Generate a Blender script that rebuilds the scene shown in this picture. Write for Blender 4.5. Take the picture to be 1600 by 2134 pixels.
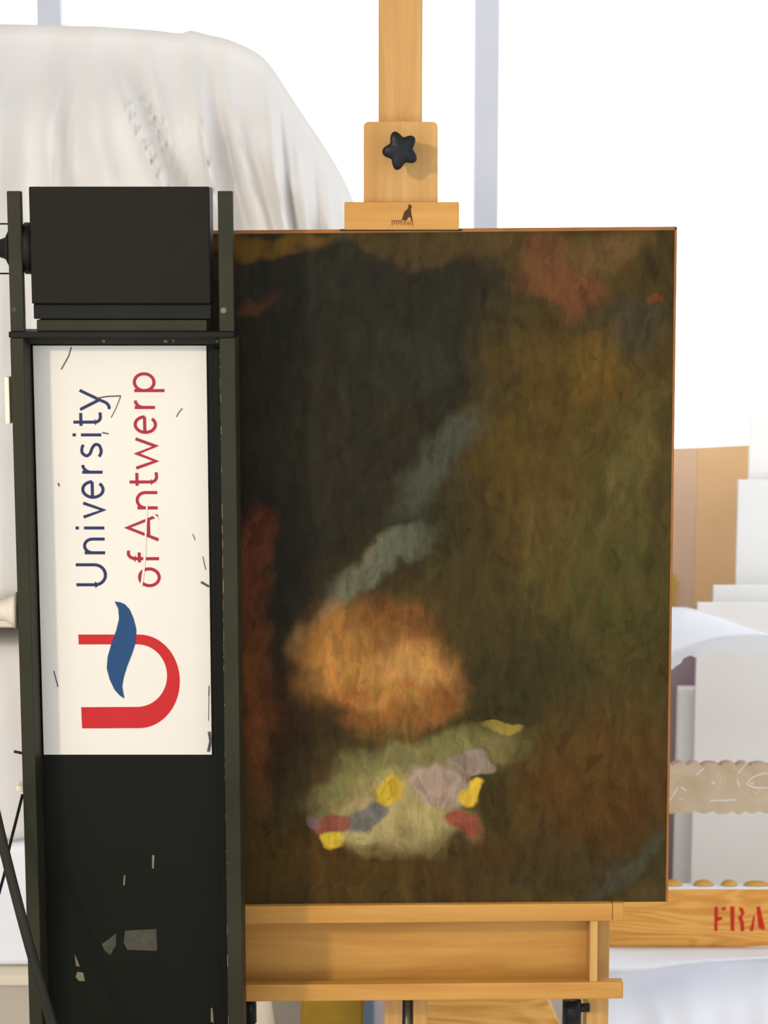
import bpy, bmesh, math, random
from mathutils import Vector, Matrix
random.seed(7)
S = bpy.context.scene
for o in list(bpy.data.objects): bpy.data.objects.remove(o)

# ------------------------------------------------------------------ camera
FPX = 4000.0; PITCH = math.atan(0.148); CY = -2.2; CZ = 1.5
cd = bpy.data.cameras.new('camera'); cam = bpy.data.objects.new('camera', cd)
S.collection.objects.link(cam); S.camera = cam
cam.location = (0, CY, CZ); cam.rotation_euler = (math.pi/2 - PITCH, 0, 0)
cd.sensor_fit = 'VERTICAL'; cd.sensor_height = 36.0; cd.lens = FPX/2134*36
cd.clip_start = 0.05; cd.clip_end = 100
cd.dof.use_dof = True; cd.dof.focus_distance = 2.16; cd.dof.aperture_fstop = 9.0

# ------------------------------------------------------------------ world, lamps, exposure
w = bpy.data.worlds.new('world'); S.world = w; w.use_nodes = True
bg = w.node_tree.nodes['Background']
bg.inputs[0].default_value = (0.94, 0.97, 1.0, 1); bg.inputs[1].default_value = 2.4
ld = bpy.data.lights.new('studio_lamp', 'AREA'); lamp = bpy.data.objects.new('studio_lamp', ld)
S.collection.objects.link(lamp)
ld.shape = 'RECTANGLE'; ld.size = 0.14; ld.size_y = 0.14; ld.energy = 13.5; ld.spread = math.radians(100); ld.color = (1.0, 0.80, 0.56)
lamp.location = (-1.55, -2.35, 2.25)
lamp.rotation_euler = (Vector((0.05, 0, 1.0)) - lamp.location).to_track_quat('-Z', 'Y').to_euler()
vs = S.view_settings
vs.view_transform = 'Standard'; vs.look = 'None'; vs.gamma = 1.0; vs.use_curve_mapping = False
vs.exposure = 0.0

# ------------------------------------------------------------------ helpers
SP, CP = math.sin(PITCH), math.cos(PITCH)
def P(px, py, Y):
    """point of the photograph (1600x2134) on the vertical plane y = Y"""
    dy = FPX*CP + (1067-py)*SP; dz = -FPX*SP + (1067-py)*CP
    t = (Y-CY)/dy
    return Vector(((px-800)*t, Y, CZ + dz*t))
def Zp(py, Y): return P(800, py, Y).z
def Xp(px, py, Y): return P(px, py, Y).x

def lin(c):
    return tuple((v/255/12.92 if v/255 <= 0.04045 else ((v/255+0.055)/1.055)**2.4) for v in c)
COL = S.collection
W = {}
def thing(name, loc, label, cat, group=None):
    o = bpy.data.objects.new(name, None); COL.objects.link(o); o.location = loc
    o.empty_display_size = 0.05
    W[o.name] = Vector(loc); o['label'] = label; o['category'] = cat
    if group: o['group'] = group
    return o
def link(name, bm, mat, parent=None, smooth=False, label=None):
    bmesh.ops.recalc_face_normals(bm, faces=bm.faces[:])
    lo = Vector([min(v.co[i] for v in bm.verts) for i in range(3)])
    hi = Vector([max(v.co[i] for v in bm.verts) for i in range(3)])
    c = (lo+hi)/2
    for v in bm.verts: v.co -= c
    me = bpy.data.meshes.new(name); bm.to_mesh(me); bm.free()
    if smooth:
        for p in me.polygons: p.use_smooth = True
    o = bpy.data.objects.new(name, me); COL.objects.link(o)
    me.materials.append(mat)
    W[o.name] = c
    if parent: o.parent = parent; o.location = c - W[parent.name]
    else: o.location = c
    if label: o['label'] = label
    return o
def tag(o, label, cat, group=None):
    o['label'] = label; o['category'] = cat
    if group: o['group'] = group
    return o
def struct(o): o['kind'] = 'structure'; return o
def add_box(bm, x0, x1, y0, y1, z0, z1, bev=0.0, seg=2):
    r = bmesh.ops.create_cube(bm, size=1)
    vs_ = r['verts']
    for v in vs_:
        v.co = Vector((x0 if v.co.x < 0 else x1, y0 if v.co.y < 0 else y1, z0 if v.co.z < 0 else z1))
    if bev > 0:
        es = list({e for v in vs_ for e in v.link_edges})
        bmesh.ops.bevel(bm, geom=es, offset=bev, segments=seg, affect='EDGES', profile=0.5)
def box(name, mat, x0, x1, y0, y1, z0, z1, parent=None, bev=0.0015, label=None):
    bm = bmesh.new(); add_box(bm, min(x0,x1), max(x0,x1), min(y0,y1), max(y0,y1), min(z0,z1), max(z0,z1), bev)
    return link(name, bm, mat, parent, label=label)
def pbox(name, mat, px0, px1, py0, py1, Y, depth, parent=None, bev=0.0015, pym=None, label=None, z0=None):
    m = (py0+py1)/2 if pym is None else pym
    zz = Zp(py1, Y) if z0 is None else z0
    return box(name, mat, Xp(px0, m, Y), Xp(px1, m, Y), Y, Y+depth, zz, Zp(py0, Y), parent, bev, label)
def prism_bm(bm, pts, Y, depth):
    """closed outline of (x, z) at plane Y, extruded to Y+depth"""
    f = [bm.verts.new((x, Y, z)) for x, z in pts]; b = [bm.verts.new((x, Y+depth, z)) for x, z in pts]
    n = len(pts)
    fa = bm.faces.new(f); fb = bm.faces.new(b[::-1])
    for i in range(n): bm.faces.new((f[i], b[i], b[(i+1) % n], f[(i+1) % n]))
    if n > 4:
        fa.normal_update(); fb.normal_update(); bmesh.ops.triangulate(bm, faces=[fa, fb])
def ppoly(name, mat, polys, Y, depth, parent, label=None):
    bm = bmesh.new()
    for poly in polys:
        prism_bm(bm, [(P(x, y, Y).x, P(x, y, Y).z) for x, y in poly], Y, depth)
    return link(name, bm, mat, parent, label=label)
def ribbon(bm, pts, wd, Y, depth):
    """a flat stroke of width wd (pixels) along pixel points"""
    n = len(pts); L = []; R = []
    for i, (x, y) in enumerate(pts):
        a = pts[max(i-1, 0)]; b = pts[min(i+1, n-1)]
        d = Vector((b[0]-a[0], b[1]-a[1])); d = d.normalized() if d.length else Vector((1, 0))
        k = 1.0
        if 0 < i < n-1:
            d1 = Vector((x-a[0], y-a[1])).normalized(); k = 1/max(0.45, d1.dot(d))
        nx, ny = -d.y*wd/2*k, d.x*wd/2*k
        L.append((x+nx, y+ny)); R.append((x-nx, y-ny))
    ribbon.k = (getattr(ribbon, 'k', 0)+1) % 7; Y = Y - 0.00003*ribbon.k
    rows = []
    for l_, r_ in zip(L, R):
        a = P(*l_, Y); b = P(*r_, Y)
        rows.append([bm.verts.new(a), bm.verts.new(b), bm.verts.new(b+Vector((0, depth, 0))), bm.verts.new(a+Vector((0, depth, 0)))])
    for a, b in zip(rows, rows[1:]):
        for i in range(4): bm.faces.new((a[i], a[(i+1) % 4], b[(i+1) % 4], b[i]))
    bm.faces.new(rows[0]); bm.faces.new(rows[-1])
def tube_bm(bm, pts, rad, seg=12):
    pts = [Vector(p) for p in pts]; rings = []
    n = len(pts); up = Vector((0.123, 0.9, 0.41)).normalized()
    for i, p in enumerate(pts):
        t = (pts[min(i+1, n-1)] - pts[max(i-1, 0)]).normalized()
        a = t.cross(up).normalized(); b = t.cross(a).normalized()
        r = rad[i] if isinstance(rad, (list, tuple)) else rad
        rings.append([bm.verts.new(p + (a*math.cos(2*math.pi*k/seg) + b*math.sin(2*math.pi*k/seg))*r) for k in range(seg)])
    for i in range(n-1):
        for k in range(seg):
            bm.faces.new((rings[i][k], rings[i][(k+1) % seg], rings[i+1][(k+1) % seg], rings[i+1][k]))
    bm.faces.new(rings[0]); bm.faces.new(rings[-1])
def tube(name, mat, pts, rad, parent=None, seg=12, smooth=True, label=None):
    bm = bmesh.new(); tube_bm(bm, pts, rad, seg); return link(name, bm, mat, parent, smooth, label)
def spline(pts, n=8):
    out = []
    for i in range(len(pts)-1):
        p0 = pts[max(i-1, 0)]; p1 = pts[i]; p2 = pts[i+1]; p3 = pts[min(i+2, len(pts)-1)]
        for k in range(n):
            t = k/n
            out.append(tuple(0.5*((2*b) + (c-a)*t + (2*a-5*b+4*c-d)*t*t + (3*b-a-3*c+d)*t**3) for a, b, c, d in zip(p0, p1, p2, p3)))
    out.append(tuple(pts[-1])); return out
def ss(a, b, x):
    t = max(0.0, min(1.0, (x-a)/(b-a))); return t*t*(3-2*t)

# ------------------------------------------------------------------ materials
def new_mat(name):
    m = bpy.data.materials.new(name); m.use_nodes = True
    nt = m.node_tree; return m, nt, nt.nodes['Principled BSDF']
def N(nt, kind, **kw):
    n = nt.nodes.new(kind)
    for k, v in kw.items(): setattr(n, k, v)
    return n
def coords(nt, scale=(1, 1, 1), loc=(0, 0, 0), rot=(0, 0, 0)):
    tc = N(nt, 'ShaderNodeTexCoord'); mp = N(nt, 'ShaderNodeMapping')
    mp.inputs['Scale'].default_value = scale; mp.inputs['Location'].default_value = loc; mp.inputs['Rotation'].default_value = rot
    nt.links.new(tc.outputs['Object'], mp.inputs['Vector']); return mp.outputs['Vector']
def noise(nt, vec, scale, detail=4, rough=0.55, dist=0.0):
    n = N(nt, 'ShaderNodeTexNoise'); n.inputs['Scale'].default_value = scale; n.inputs['Detail'].default_value = detail
    n.inputs['Roughness'].default_value = rough; n.inputs['Distortion'].default_value = dist
    nt.links.new(vec, n.inputs['Vector']); return n.outputs['Fac']
def ramp(nt, fac, stops):
    r = N(nt, 'ShaderNodeValToRGB'); el = r.color_ramp.elements
    while len(el) < len(stops): el.new(0.5)
    for e, (p, c) in zip(el, stops): e.position = p; e.color = (*c, 1) if len(c) == 3 else c
    nt.links.new(fac, r.inputs['Fac']); return r.outputs['Color']
def mix(nt, fac, a, b):
    m = N(nt, 'ShaderNodeMix', data_type='RGBA')
    for sock, v in ((m.inputs[0], fac), (m.inputs[6], a), (m.inputs[7], b)):
        if hasattr(v, 'is_output'): nt.links.new(v, sock)
        else: sock.default_value = v if isinstance(v, (int, float)) else (*v, 1)
    return m.outputs[2]
def bump(nt, bsdf, h, strength=0.2, dist=0.002):
    b = N(nt, 'ShaderNodeBump'); b.inputs['Strength'].default_value = strength; b.inputs['Distance'].default_value = dist
    nt.links.new(h, b.inputs['Height']); nt.links.new(b.outputs['Normal'], bsdf.inputs['Normal'])
def plain(name, c, rough=0.6, var=0.06, scale=12, spec=0.3, bmp=0.0, bscale=300, metal=0.0, raw=False):
    m, nt, b = new_mat(name); c = c if raw else lin(c)
    v = coords(nt); f = noise(nt, v, scale)
    col = ramp(nt, f, [(0.3, tuple(x*(1-var) for x in c)), (0.7, tuple(min(1, x*(1+var)) for x in c))])
    nt.links.new(col, b.inputs['Base Color'])
    b.inputs['Roughness'].default_value = rough; b.inputs['Specular IOR Level'].default_value = spec
    b.inputs['Metallic'].default_value = metal
    if bmp: bump(nt, b, noise(nt, v, bscale, 3), bmp, 0.001)
    return m
def wood(name, c0, c1, axis='X', stretch=14, scale=26, rough=0.5, knots=False, spec=0.3):
    m, nt, b = new_mat(name); c0, c1 = lin(c0), lin(c1)
    s = {'X': (1/stretch*scale, scale, scale), 'Z': (scale, scale, 1/stretch*scale)}[axis]
    v = coords(nt, s)
    if knots:
        lf = noise(nt, coords(nt, (3.4, 3.4, 17), (0.31, 0.1, 0.27)), 1.0, 1.5, 0.4, 0.2)
        mm = N(nt, 'ShaderNodeMath', operation='MULTIPLY'); mm.inputs[1].default_value = 95; nt.links.new(lf, mm.inputs[0])
        sn_ = N(nt, 'ShaderNodeMath', operation='SINE'); nt.links.new(mm.outputs[0], sn_.inputs[0])
        fine = noise(nt, v, 3, 5, 0.6)
        m2 = N(nt, 'ShaderNodeMath', operation='MULTIPLY_ADD'); m2.inputs[1].default_value = 0.13; nt.links.new(sn_.outputs[0], m2.inputs[0]); nt.links.new(fine, m2.inputs[2])
        f = m2.outputs[0]
        col = ramp(nt, f, [(0.25, c1), (0.62, c0)])
    else:
        f = noise(nt, v, 1.6, 5, 0.6, 0.6)
        col = ramp(nt, f, [(0.32, c1), (0.66, c0)])
    nt.links.new(col, b.inputs['Base Color'])
    b.inputs['Roughness'].default_value = rough; b.inputs['Specular IOR Level'].default_value = spec
    bump(nt, b, f, 0.08, 0.001)
    return m
def black_metal(name, c, wear=0.0, rough=0.55):
    m, nt, b = new_mat(name); c = lin(c); v = coords(nt)
    f = noise(nt, v, 9, 4)
    col = ramp(nt, f, [(0.3, tuple(x*0.8 for x in c)), (0.7, tuple(x*1.25 for x in c))])
    if wear:
        w1 = noise(nt, coords(nt, (160, 160, 28)), 1.0, 3, 0.6)
        k = ramp(nt, w1, [(0.70, (0, 0, 0)), (0.76, (wear, wear, wear))])
        col = mix(nt, k, col, lin((168, 160, 130)))
    nt.links.new(col, b.inputs['Base Color'])
    b.inputs['Roughness'].default_value = rough; b.inputs['Specular IOR Level'].default_value = 0.12
    bump(nt, b, noise(nt, v, 500, 2), 0.08, 0.0005)
    return m
M = {}
M['wall'] = plain('white wall plaster', (225, 224, 222), 0.9, 0.02, 3)
M['frame'] = plain('white window paint', (214, 217, 229), 0.6, 0.015)
M['floor'] = plain('pale studio floor', (206, 198, 186), 0.7, 0.05, 4)
M['rail'] = black_metal('black painted rail', (40, 40, 28), 0.35)
M['black'] = black_metal('black panel', (36, 37, 30))
M['panel'] = black_metal('dark green black panel', (9, 11, 4), 0.0, 0.5)
M['box'] = black_metal('black housing', (16, 15, 5))
M['deep'] = black_metal('deep black', (20, 20, 18))
M['chip'] = plain('bare chipped metal', (106, 100, 74), 0.6, 0.2, 60)
M['residue'] = plain('dull tape residue', (60, 58, 47), 0.8, 0.3, 90)
M['sign'] = plain('white sign plastic', (200, 196, 188), 0.45, 0.015, 8)
M['blue'] = plain('navy print', (14, 28, 70), 0.5, 0.05, 40)
M['emblue'] = plain('blue print', (2, 54, 98), 0.5, 0.05, 40)
M['red'] = plain('red print', (168, 10, 14), 0.5, 0.05, 40)
M['crim'] = plain('crimson print', (142, 14, 38), 0.5, 0.08, 40)
M['scuff'] = plain('dark scuff', (70, 66, 76), 0.7, 0.2, 60)
M['beechv'] = wood('beech upright grain', (186, 145, 86), (166, 122, 64), 'Z')
M['beechh'] = wood('beech level grain', (184, 137, 68), (164, 114, 46), 'X')
M['pine'] = wood('pine slat', (230, 172, 88), (204, 138, 56), 'X', knots=True)
M['ply'] = wood('pale figured board', (226, 176, 96), (196, 138, 62), 'X', knots=True)
M['brand'] = plain('burnt brand mark', (62, 34, 16), 0.7, 0.2, 80)
M['brandlight'] = plain('faint brand mark', (128, 80, 32), 0.7, 0.2, 80)
M['knob'] = black_metal('black plastic knob', (26, 27, 30), 0, 0.35)
M['steel'] = plain('dull steel', (110, 112, 100), 0.35, 0.1, 50, 0.5, metal=0.8)
M['tape'] = plain('brown edge tape', (132, 84, 34), 0.6, 0.15, 40)
M['cloth'] = plain('white dust sheet', (225, 223, 221), 0.85, 0.03, 6, 0.2, 0.1, 500)
M['cloth2'] = plain('cool white sheet', (236, 239, 248), 0.75, 0.03, 6, 0.25)
M['white'] = plain('white board', (247, 247, 247), 0.7, 0.015, 5)
M['cream'] = plain('cream edge', (222, 212, 192), 0.6, 0.03, 10)
M['beige'] = plain('grey beige board', (190, 180, 168), 0.7, 0.04, 10)
M['card'] = plain('brown cardboard', (222, 184, 140), 0.85, 0.04, 10, 0.1)
M['card2'] = plain('cardboard tinted for its angle', (216, 184, 158), 0.85, 0.03, 10, 0.1)  # same cardboard; light on the turned leaf is put into this tint
M['mauve'] = plain('mauve grey board', (168, 148, 156), 0.8, 0.08, 20)
M['yellow'] = plain('yellow tape', (206, 168, 80), 0.6, 0.08, 30)
M['olive'] = plain('olive padded cloth', (150, 122, 38), 0.85, 0.1, 25)
M['skyblue'] = plain('pale blue folder', (128, 160, 196), 0.6, 0.04, 20)
M['pinkwhite'] = plain('pinkish white board', (220, 208, 212), 0.7, 0.03, 20)
M['stencil'] = plain('red stencil paint', (196, 36, 18), 0.7, 0.2, 90)
# bubble film over a board: pale tan, with streaks of shine mixed into the colour
def film_mat(name, c, c2):
    m, nt, b = new_mat(name); v = coords(nt)
    f = noise(nt, v, 14, 5, 0.6, 1.0); col = ramp(nt, f, [(0.35, lin(c)), (0.62, lin(c2))])
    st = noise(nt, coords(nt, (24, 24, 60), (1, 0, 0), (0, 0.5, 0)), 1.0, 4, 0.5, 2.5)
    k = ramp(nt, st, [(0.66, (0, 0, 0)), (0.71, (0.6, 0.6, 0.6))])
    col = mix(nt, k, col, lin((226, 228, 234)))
    nt.links.new(col, b.inputs['Base Color']); b.inputs['Roughness'].default_value = 0.35
    b.inputs['Specular IOR Level'].default_value = 0.5
    bump(nt, b, f, 0.3, 0.004); return m
M['film'] = film_mat('tan board under plastic film', (182, 158, 126), (196, 178, 152))
M['amber'] = plain('amber plastic bubble', (196, 150, 62), 0.3, 0.1, 30, 0.5)
# clear plastic and window glass
def glassy(name, tint, gl, opac, col):
    m = bpy.data.materials.new(name); m.use_nodes = True; nt = m.node_tree
    for n in list(nt.nodes): nt.nodes.remove(n)
    out = N(nt, 'ShaderNodeOutputMaterial'); tr = N(nt, 'ShaderNodeBsdfTransparent'); tr.inputs[0].default_value = (*tint, 1)
    g = N(nt, 'ShaderNodeBsdfGlossy'); g.inputs['Roughness'].default_value = 0.1
    d = N(nt, 'ShaderNodeBsdfDiffuse'); d.inputs[0].default_value = (*col, 1)
    m1 = N(nt, 'ShaderNodeMixShader'); m1.inputs[0].default_value = gl
    nt.links.new(tr.outputs[0], m1.inputs[1]); nt.links.new(g.outputs[0], m1.inputs[2])
    m2 = N(nt, 'ShaderNodeMixShader'); m2.inputs[0].default_value = opac
    nt.links.new(m1.outputs[0], m2.inputs[1]); nt.links.new(d.outputs[0], m2.inputs[2])
    nt.links.new(m2.outputs[0], out.inputs[0]); return m
M['glass'] = glassy('window glass', (1, 1, 1), 0.04, 0.0, (1, 1, 1))
M['plastic'] = glassy('milky plastic film', (1, 1, 1), 0.06, 0.62, (0.82, 0.85, 0.92))

# ------------------------------------------------------------------ the room
WY = 3.5; XL, XR, YF, HT = -3.4, 2.4, -3.2, 2.9
SILL, HEAD = 0.74, 2.7
struct(box('floor', M['floor'], XL, XR, YF, WY+0.2, -0.1, 0.0, None, 0))
wb = struct(box('wall_back', M['wall'], XL, XR, WY, WY+0.2, 0.0, SILL, None, 0))
bm = bmesh.new(); add_box(bm, XL, XR, WY, WY+0.2, HEAD, HT); link('lintel', bm, M['wall'], wb)
struct(box('ceiling', M['wall'], XL, XR, YF, WY+0.2, HT, HT+0.1, None, 0))  # out of view, added to cut the light from above
struct(box('wall_left', M['wall'], XL-0.2, XL, YF, WY+0.2, 0.0, HT, None, 0))
bm = bmesh.new()
add_box(bm, XR, XR+0.2, YF, WY+0.2, 0, SILL); add_box(bm, XR, XR+0.2, YF, WY+0.2, HEAD, HT); add_box(bm, XR, XR+0.2, YF, -0.636, SILL, HEAD); add_box(bm, XR, XR+0.2, 3.096, WY+0.2, SILL, HEAD)  # gap left for the added side windows
struct(link('wall_right', bm, M['wall']))
struct(box('trim_1', M['frame'], XL, XR, WY-0.10, WY+0.02, SILL, SILL+0.035, None, 0.004))
mw = Xp(1041.5, 200, WY) - Xp(988.5, 200, WY)
xm = [Xp(101.5, 20, WY), Xp(1014, 250, WY)]
pitch = xm[1]-xm[0]
posts = [xm[0]-2*pitch, xm[0]-pitch, xm[0], xm[1], xm[1]+pitch]
k = 2
for x in posts:
    struct(box('trim_%d' % k, M['frame'], x-mw/2, x+mw/2, WY+0.0, WY+0.09, SILL+0.036, HEAD, None, 0.003)); k += 1
edges = [XL-mw/2] + posts + [XR+mw/2]
for i in range(len(edges)-1):
    a, b = edges[i]+mw/2+0.001, edges[i+1]-mw/2-0.001
    if b-a < 0.1: continue
    fr = bmesh.new()
    add_box(fr, a, b, WY+0.045, WY+0.085, SILL+0.036, SILL+0.076, 0.003)
    add_box(fr, a, b, WY+0.045, WY+0.085, HEAD-0.04, HEAD-0.001, 0.003)
    wn = struct(link('window_%d' % (i+1), fr, M['frame']))
    box('pane', M['glass'], a, b, WY+0.062, WY+0.066, SILL+0.07, HEAD-0.03, wn, 0)

# unseen windows added in the right wall to brighten the things at right
ys = [-0.6, 0.62, 1.84, 3.06]
for y in ys:
    struct(box('trim_%d' % k, M['frame'], XR+0.02, XR+0.11, y-0.035, y+0.035, SILL+0.036, HEAD, None, 0.003)); k += 1
for i in range(3):
    a, b = ys[i]+0.036, ys[i+1]-0.036; fr = bmesh.new()
    add_box(fr, XR+0.045, XR+0.085, a, b, SILL+0.001, SILL+0.06, 0.003); add_box(fr, XR+0.045, XR+0.085, a, b, HEAD-0.04, HEAD-0.001, 0.003)
    wn = struct(link('window_%d' % (i+10), fr, M['frame']))
    box('pane', M['glass'], XR+0.062, XR+0.066, a, b, SILL+0.05, HEAD-0.03, wn, 0)

# ------------------------------------------------------------------ easel
EY = 0.0
ez = thing('easel', (Xp(835, 1900, 0.06), 0.06, 0.0), 'beech wood studio easel holding the dark canvas', 'easel')
# mast
x0, x1 = Xp(788.5, 120, 0.034), Xp(880, 120, 0.034)
box('mast', M['beechv'], x0, x1, 0.034, 0.064, Zp(1870, 0.034), 2.25, ez, 0.002)
# clamp block with rounded upper corners
def rounded(px0, px1, py0, py1, r, Y):
    pts = []
    for cx, cy, a0 in ((px1-r, py0+r, 0), (px0+r, py0+r, 90)):
        for q in range(6):
            a = math.radians(a0+q*18); pts.append((cx+r*math.cos(a), cy-r*math.sin(a)))
    pts += [(px0, py1), (px1, py1)]
    return pts
ppoly('clamp_block', M['beechv'], [rounded(757.5, 912, 253.5, 423, 11, 0.008)], 0.008, 0.026, ez)
tp = pbox('clamp_plate', M['beechh'], 717.5, 956.5, 421, 479, -0.006, 0.034, ez, 0.001)
pbox('rubber_pad', M['knob'], 708, 962, 477.5, 480.5, -0.004, 0.03, ez, 0.0004)
Q = lambda x, y: (700+x*0.175, 400+y*0.175)
fig = [(865,145),(885,150),(905,175),(890,200),(896,260),(906,300),(912,365),(897,352),(890,308),(862,300),(838,340),(815,346),(800,330),(780,336),(795,290),(815,235),(850,205),(862,175)]
ppoly('brand_mark', M['brand'], [[Q(*p) for p in fig]], -0.0065, 0.0007, tp, 'dark burnt animal figure mark')
bm = bmesh.new()
for s_ in ([(668,335),(668,400)], [(664,340),(790,346)], [(694,345),(694,385)], [(722,348),(722,392)], [(748,348),(748,386)], [(775,348),(775,392)], [(806,350),(806,395)], [(832,352),(832,390)], [(858,350),(858,398)], [(884,352),(884,392)], [(908,356),(912,402)]):
    ribbon(bm, [Q(*p) for p in s_], 2.2, -0.0064, 0.0006)
link('brand_lettering', bm, M['brandlight'], tp, label='faint illegible burnt lettering')
# star knob
kc = P(834.5, 313, -0.03); star = []
sc = 0.000535
outl = []
for i in range(60):
    a = 2*math.pi*i/60
    lob = 0.5+0.5*math.cos(5*(a-math.radians(113)))
    r = (27.5 + 13.5*lob**0.9)*sc
    outl.append((kc.x + r*math.cos(a)*0.94, kc.z + r*math.sin(a)))
bm = bmesh.new()
secs = [(-0.030, 0.90), (-0.033, 0.98), (-0.026, 1.0), (-0.014, 1.0), (-0.012, 0.95)]
secs = [(-0.034, 0.80), (-0.033, 0.93), (-0.029, 1.0), (-0.018, 1.0), (-0.015, 0.93)]
rings = []
for yy, s_ in secs:
    rings.append([bm.verts.new((kc.x+(x-kc.x)*s_, yy, kc.z+(z-kc.z)*s_)) for x, z in outl])
for a, b in zip(rings, rings[1:]):
    for i in range(60): bm.faces.new((a[i], a[(i+1) % 60], b[(i+1) % 60], b[i]))
c0 = bm.verts.new((kc.x, -0.036, kc.z))
for i in range(60): bm.faces.new((rings[0][i], rings[0][(i+1) % 60], c0))
bm.faces.new(rings[-1])
sk = link('star_knob', bm, M['knob'], ez, True)
tube('knob_stem', M['knob'], [(kc.x, -0.016, kc.z), (kc.x, 0.009, kc.z)], 0.009, sk)
# tray: ledge, back board, lower rail, divider
LY = -0.008; TILT = -0.0085
zl1, zl0 = Zp(1886, LY), Zp(1923, LY); zr1, zr0 = Zp(2050, LY), Zp(2085, LY)
xl0, xl1 = Xp(368, 1900, LY), Xp(1300, 1900, LY)
ty = bpy.data.objects.new('tray', None); COL.objects.link(ty); ty.parent = ez; ty.empty_display_size = 0.05
W[ty.name] = Vector((Xp(905, 1900, LY), 0.02, zl1)); ty.location = W[ty.name]-W[ez.name]
box('ledge', M['beechh'], xl0, Xp(1276, 1900, LY), LY, 0.05, zl0, zl1, ty, 0.0015)
box('ledge_end', M['beechh'], Xp(1276, 1900, LY)+0.0002, xl1, LY+0.001, 0.05, zl0, zl1, ty, 0.0015)
box('tray_back', M['beechh'], xl0+0.01, Xp(1244, 1980, 0.035), 0.035, 0.049, zr0, zl0-0.0002, ty, 0.0005)
box('lower_rail', M['beechh'], xl0, xl1, LY, LY+0.014, zr0, zr1, ty, 0.0015)
box('tray_floor', M['beechh'], xl0+0.01, Xp(1276, 2060, LY), LY+0.0142, 0.0348, zr0, zr0+0.006, ty, 0.0005)
for a, b in ((1228, 1244), (425, 442)):
    box('divider', M['beechv'], Xp(a, 1985, LY+0.002), Xp(b, 1985, LY+0.002), LY+0.002, 0.0348, zr1-0.001, zl0-0.0002, ty, 0.0006)
ty.rotation_euler = (0, TILT, 0)
# posts carrying the tray down to the feet
for a, b in ((1230, 1277), (395, 444)):
    box('leg', M['beechv'], Xp(a, 2000, 0.02), Xp(b, 2000, 0.02), 0.0545, 0.095, 0.06, zl1-0.002, ez, 0.0015)
    box('foot', M['beechv'], Xp(a, 2000, 0.02), Xp(b, 2000, 0.02), -0.05, 0.40, 0.0, 0.0598, ez, 0.003)
for a, b in ((801, 837), (861, 891)):
    box('centre_rail', M['beechv'], Xp(a, 2110, 0.056), Xp(b, 2110, 0.056), 0.056, 0.092, 0.16, zr0-0.008, ez, 0.0012)
tube('threaded_rod', M['steel'], [(Xp(849, 2110, 0.07), 0.07, 0.15), (Xp(849, 2110, 0.07), 0.07, zr0-0.008)], 0.0065, ez)
box('cross_beam', M['beechh'], Xp(444, 2000, 0.02)+0.0005, Xp(1230, 2000, 0.02)-0.0005, 0.056, 0.092, 0.09, 0.1598, ez, 0.002)
# clamp bolt of the right leg
bx = P(1191, 2108, 0.05)
bm = bmesh.new(); tube_bm(bm, [(bx.x, 0.05, Zp(2080, 0.05)-0.003), (bx.x, 0.05, Zp(2136, 0.05))], 0.0115, 16)
kb = link('bolt_handle', bm, M['knob'], ez, True)
tube('bolt_shaft', M['knob'], [(bx.x+0.004, 0.05, Zp(2100, 0.05)), (Xp(1228, 2100, 0.05), 0.05, Zp(2100, 0.05))], 0.0055, kb)
bl = P(521, 2098, 0.05)
tube('bolt_handle', M['knob'], [(bl.x, 0.05, bl.z+0.012), (bl.x, 0.05, bl.z-0.02)], 0.008, ez)

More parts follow.
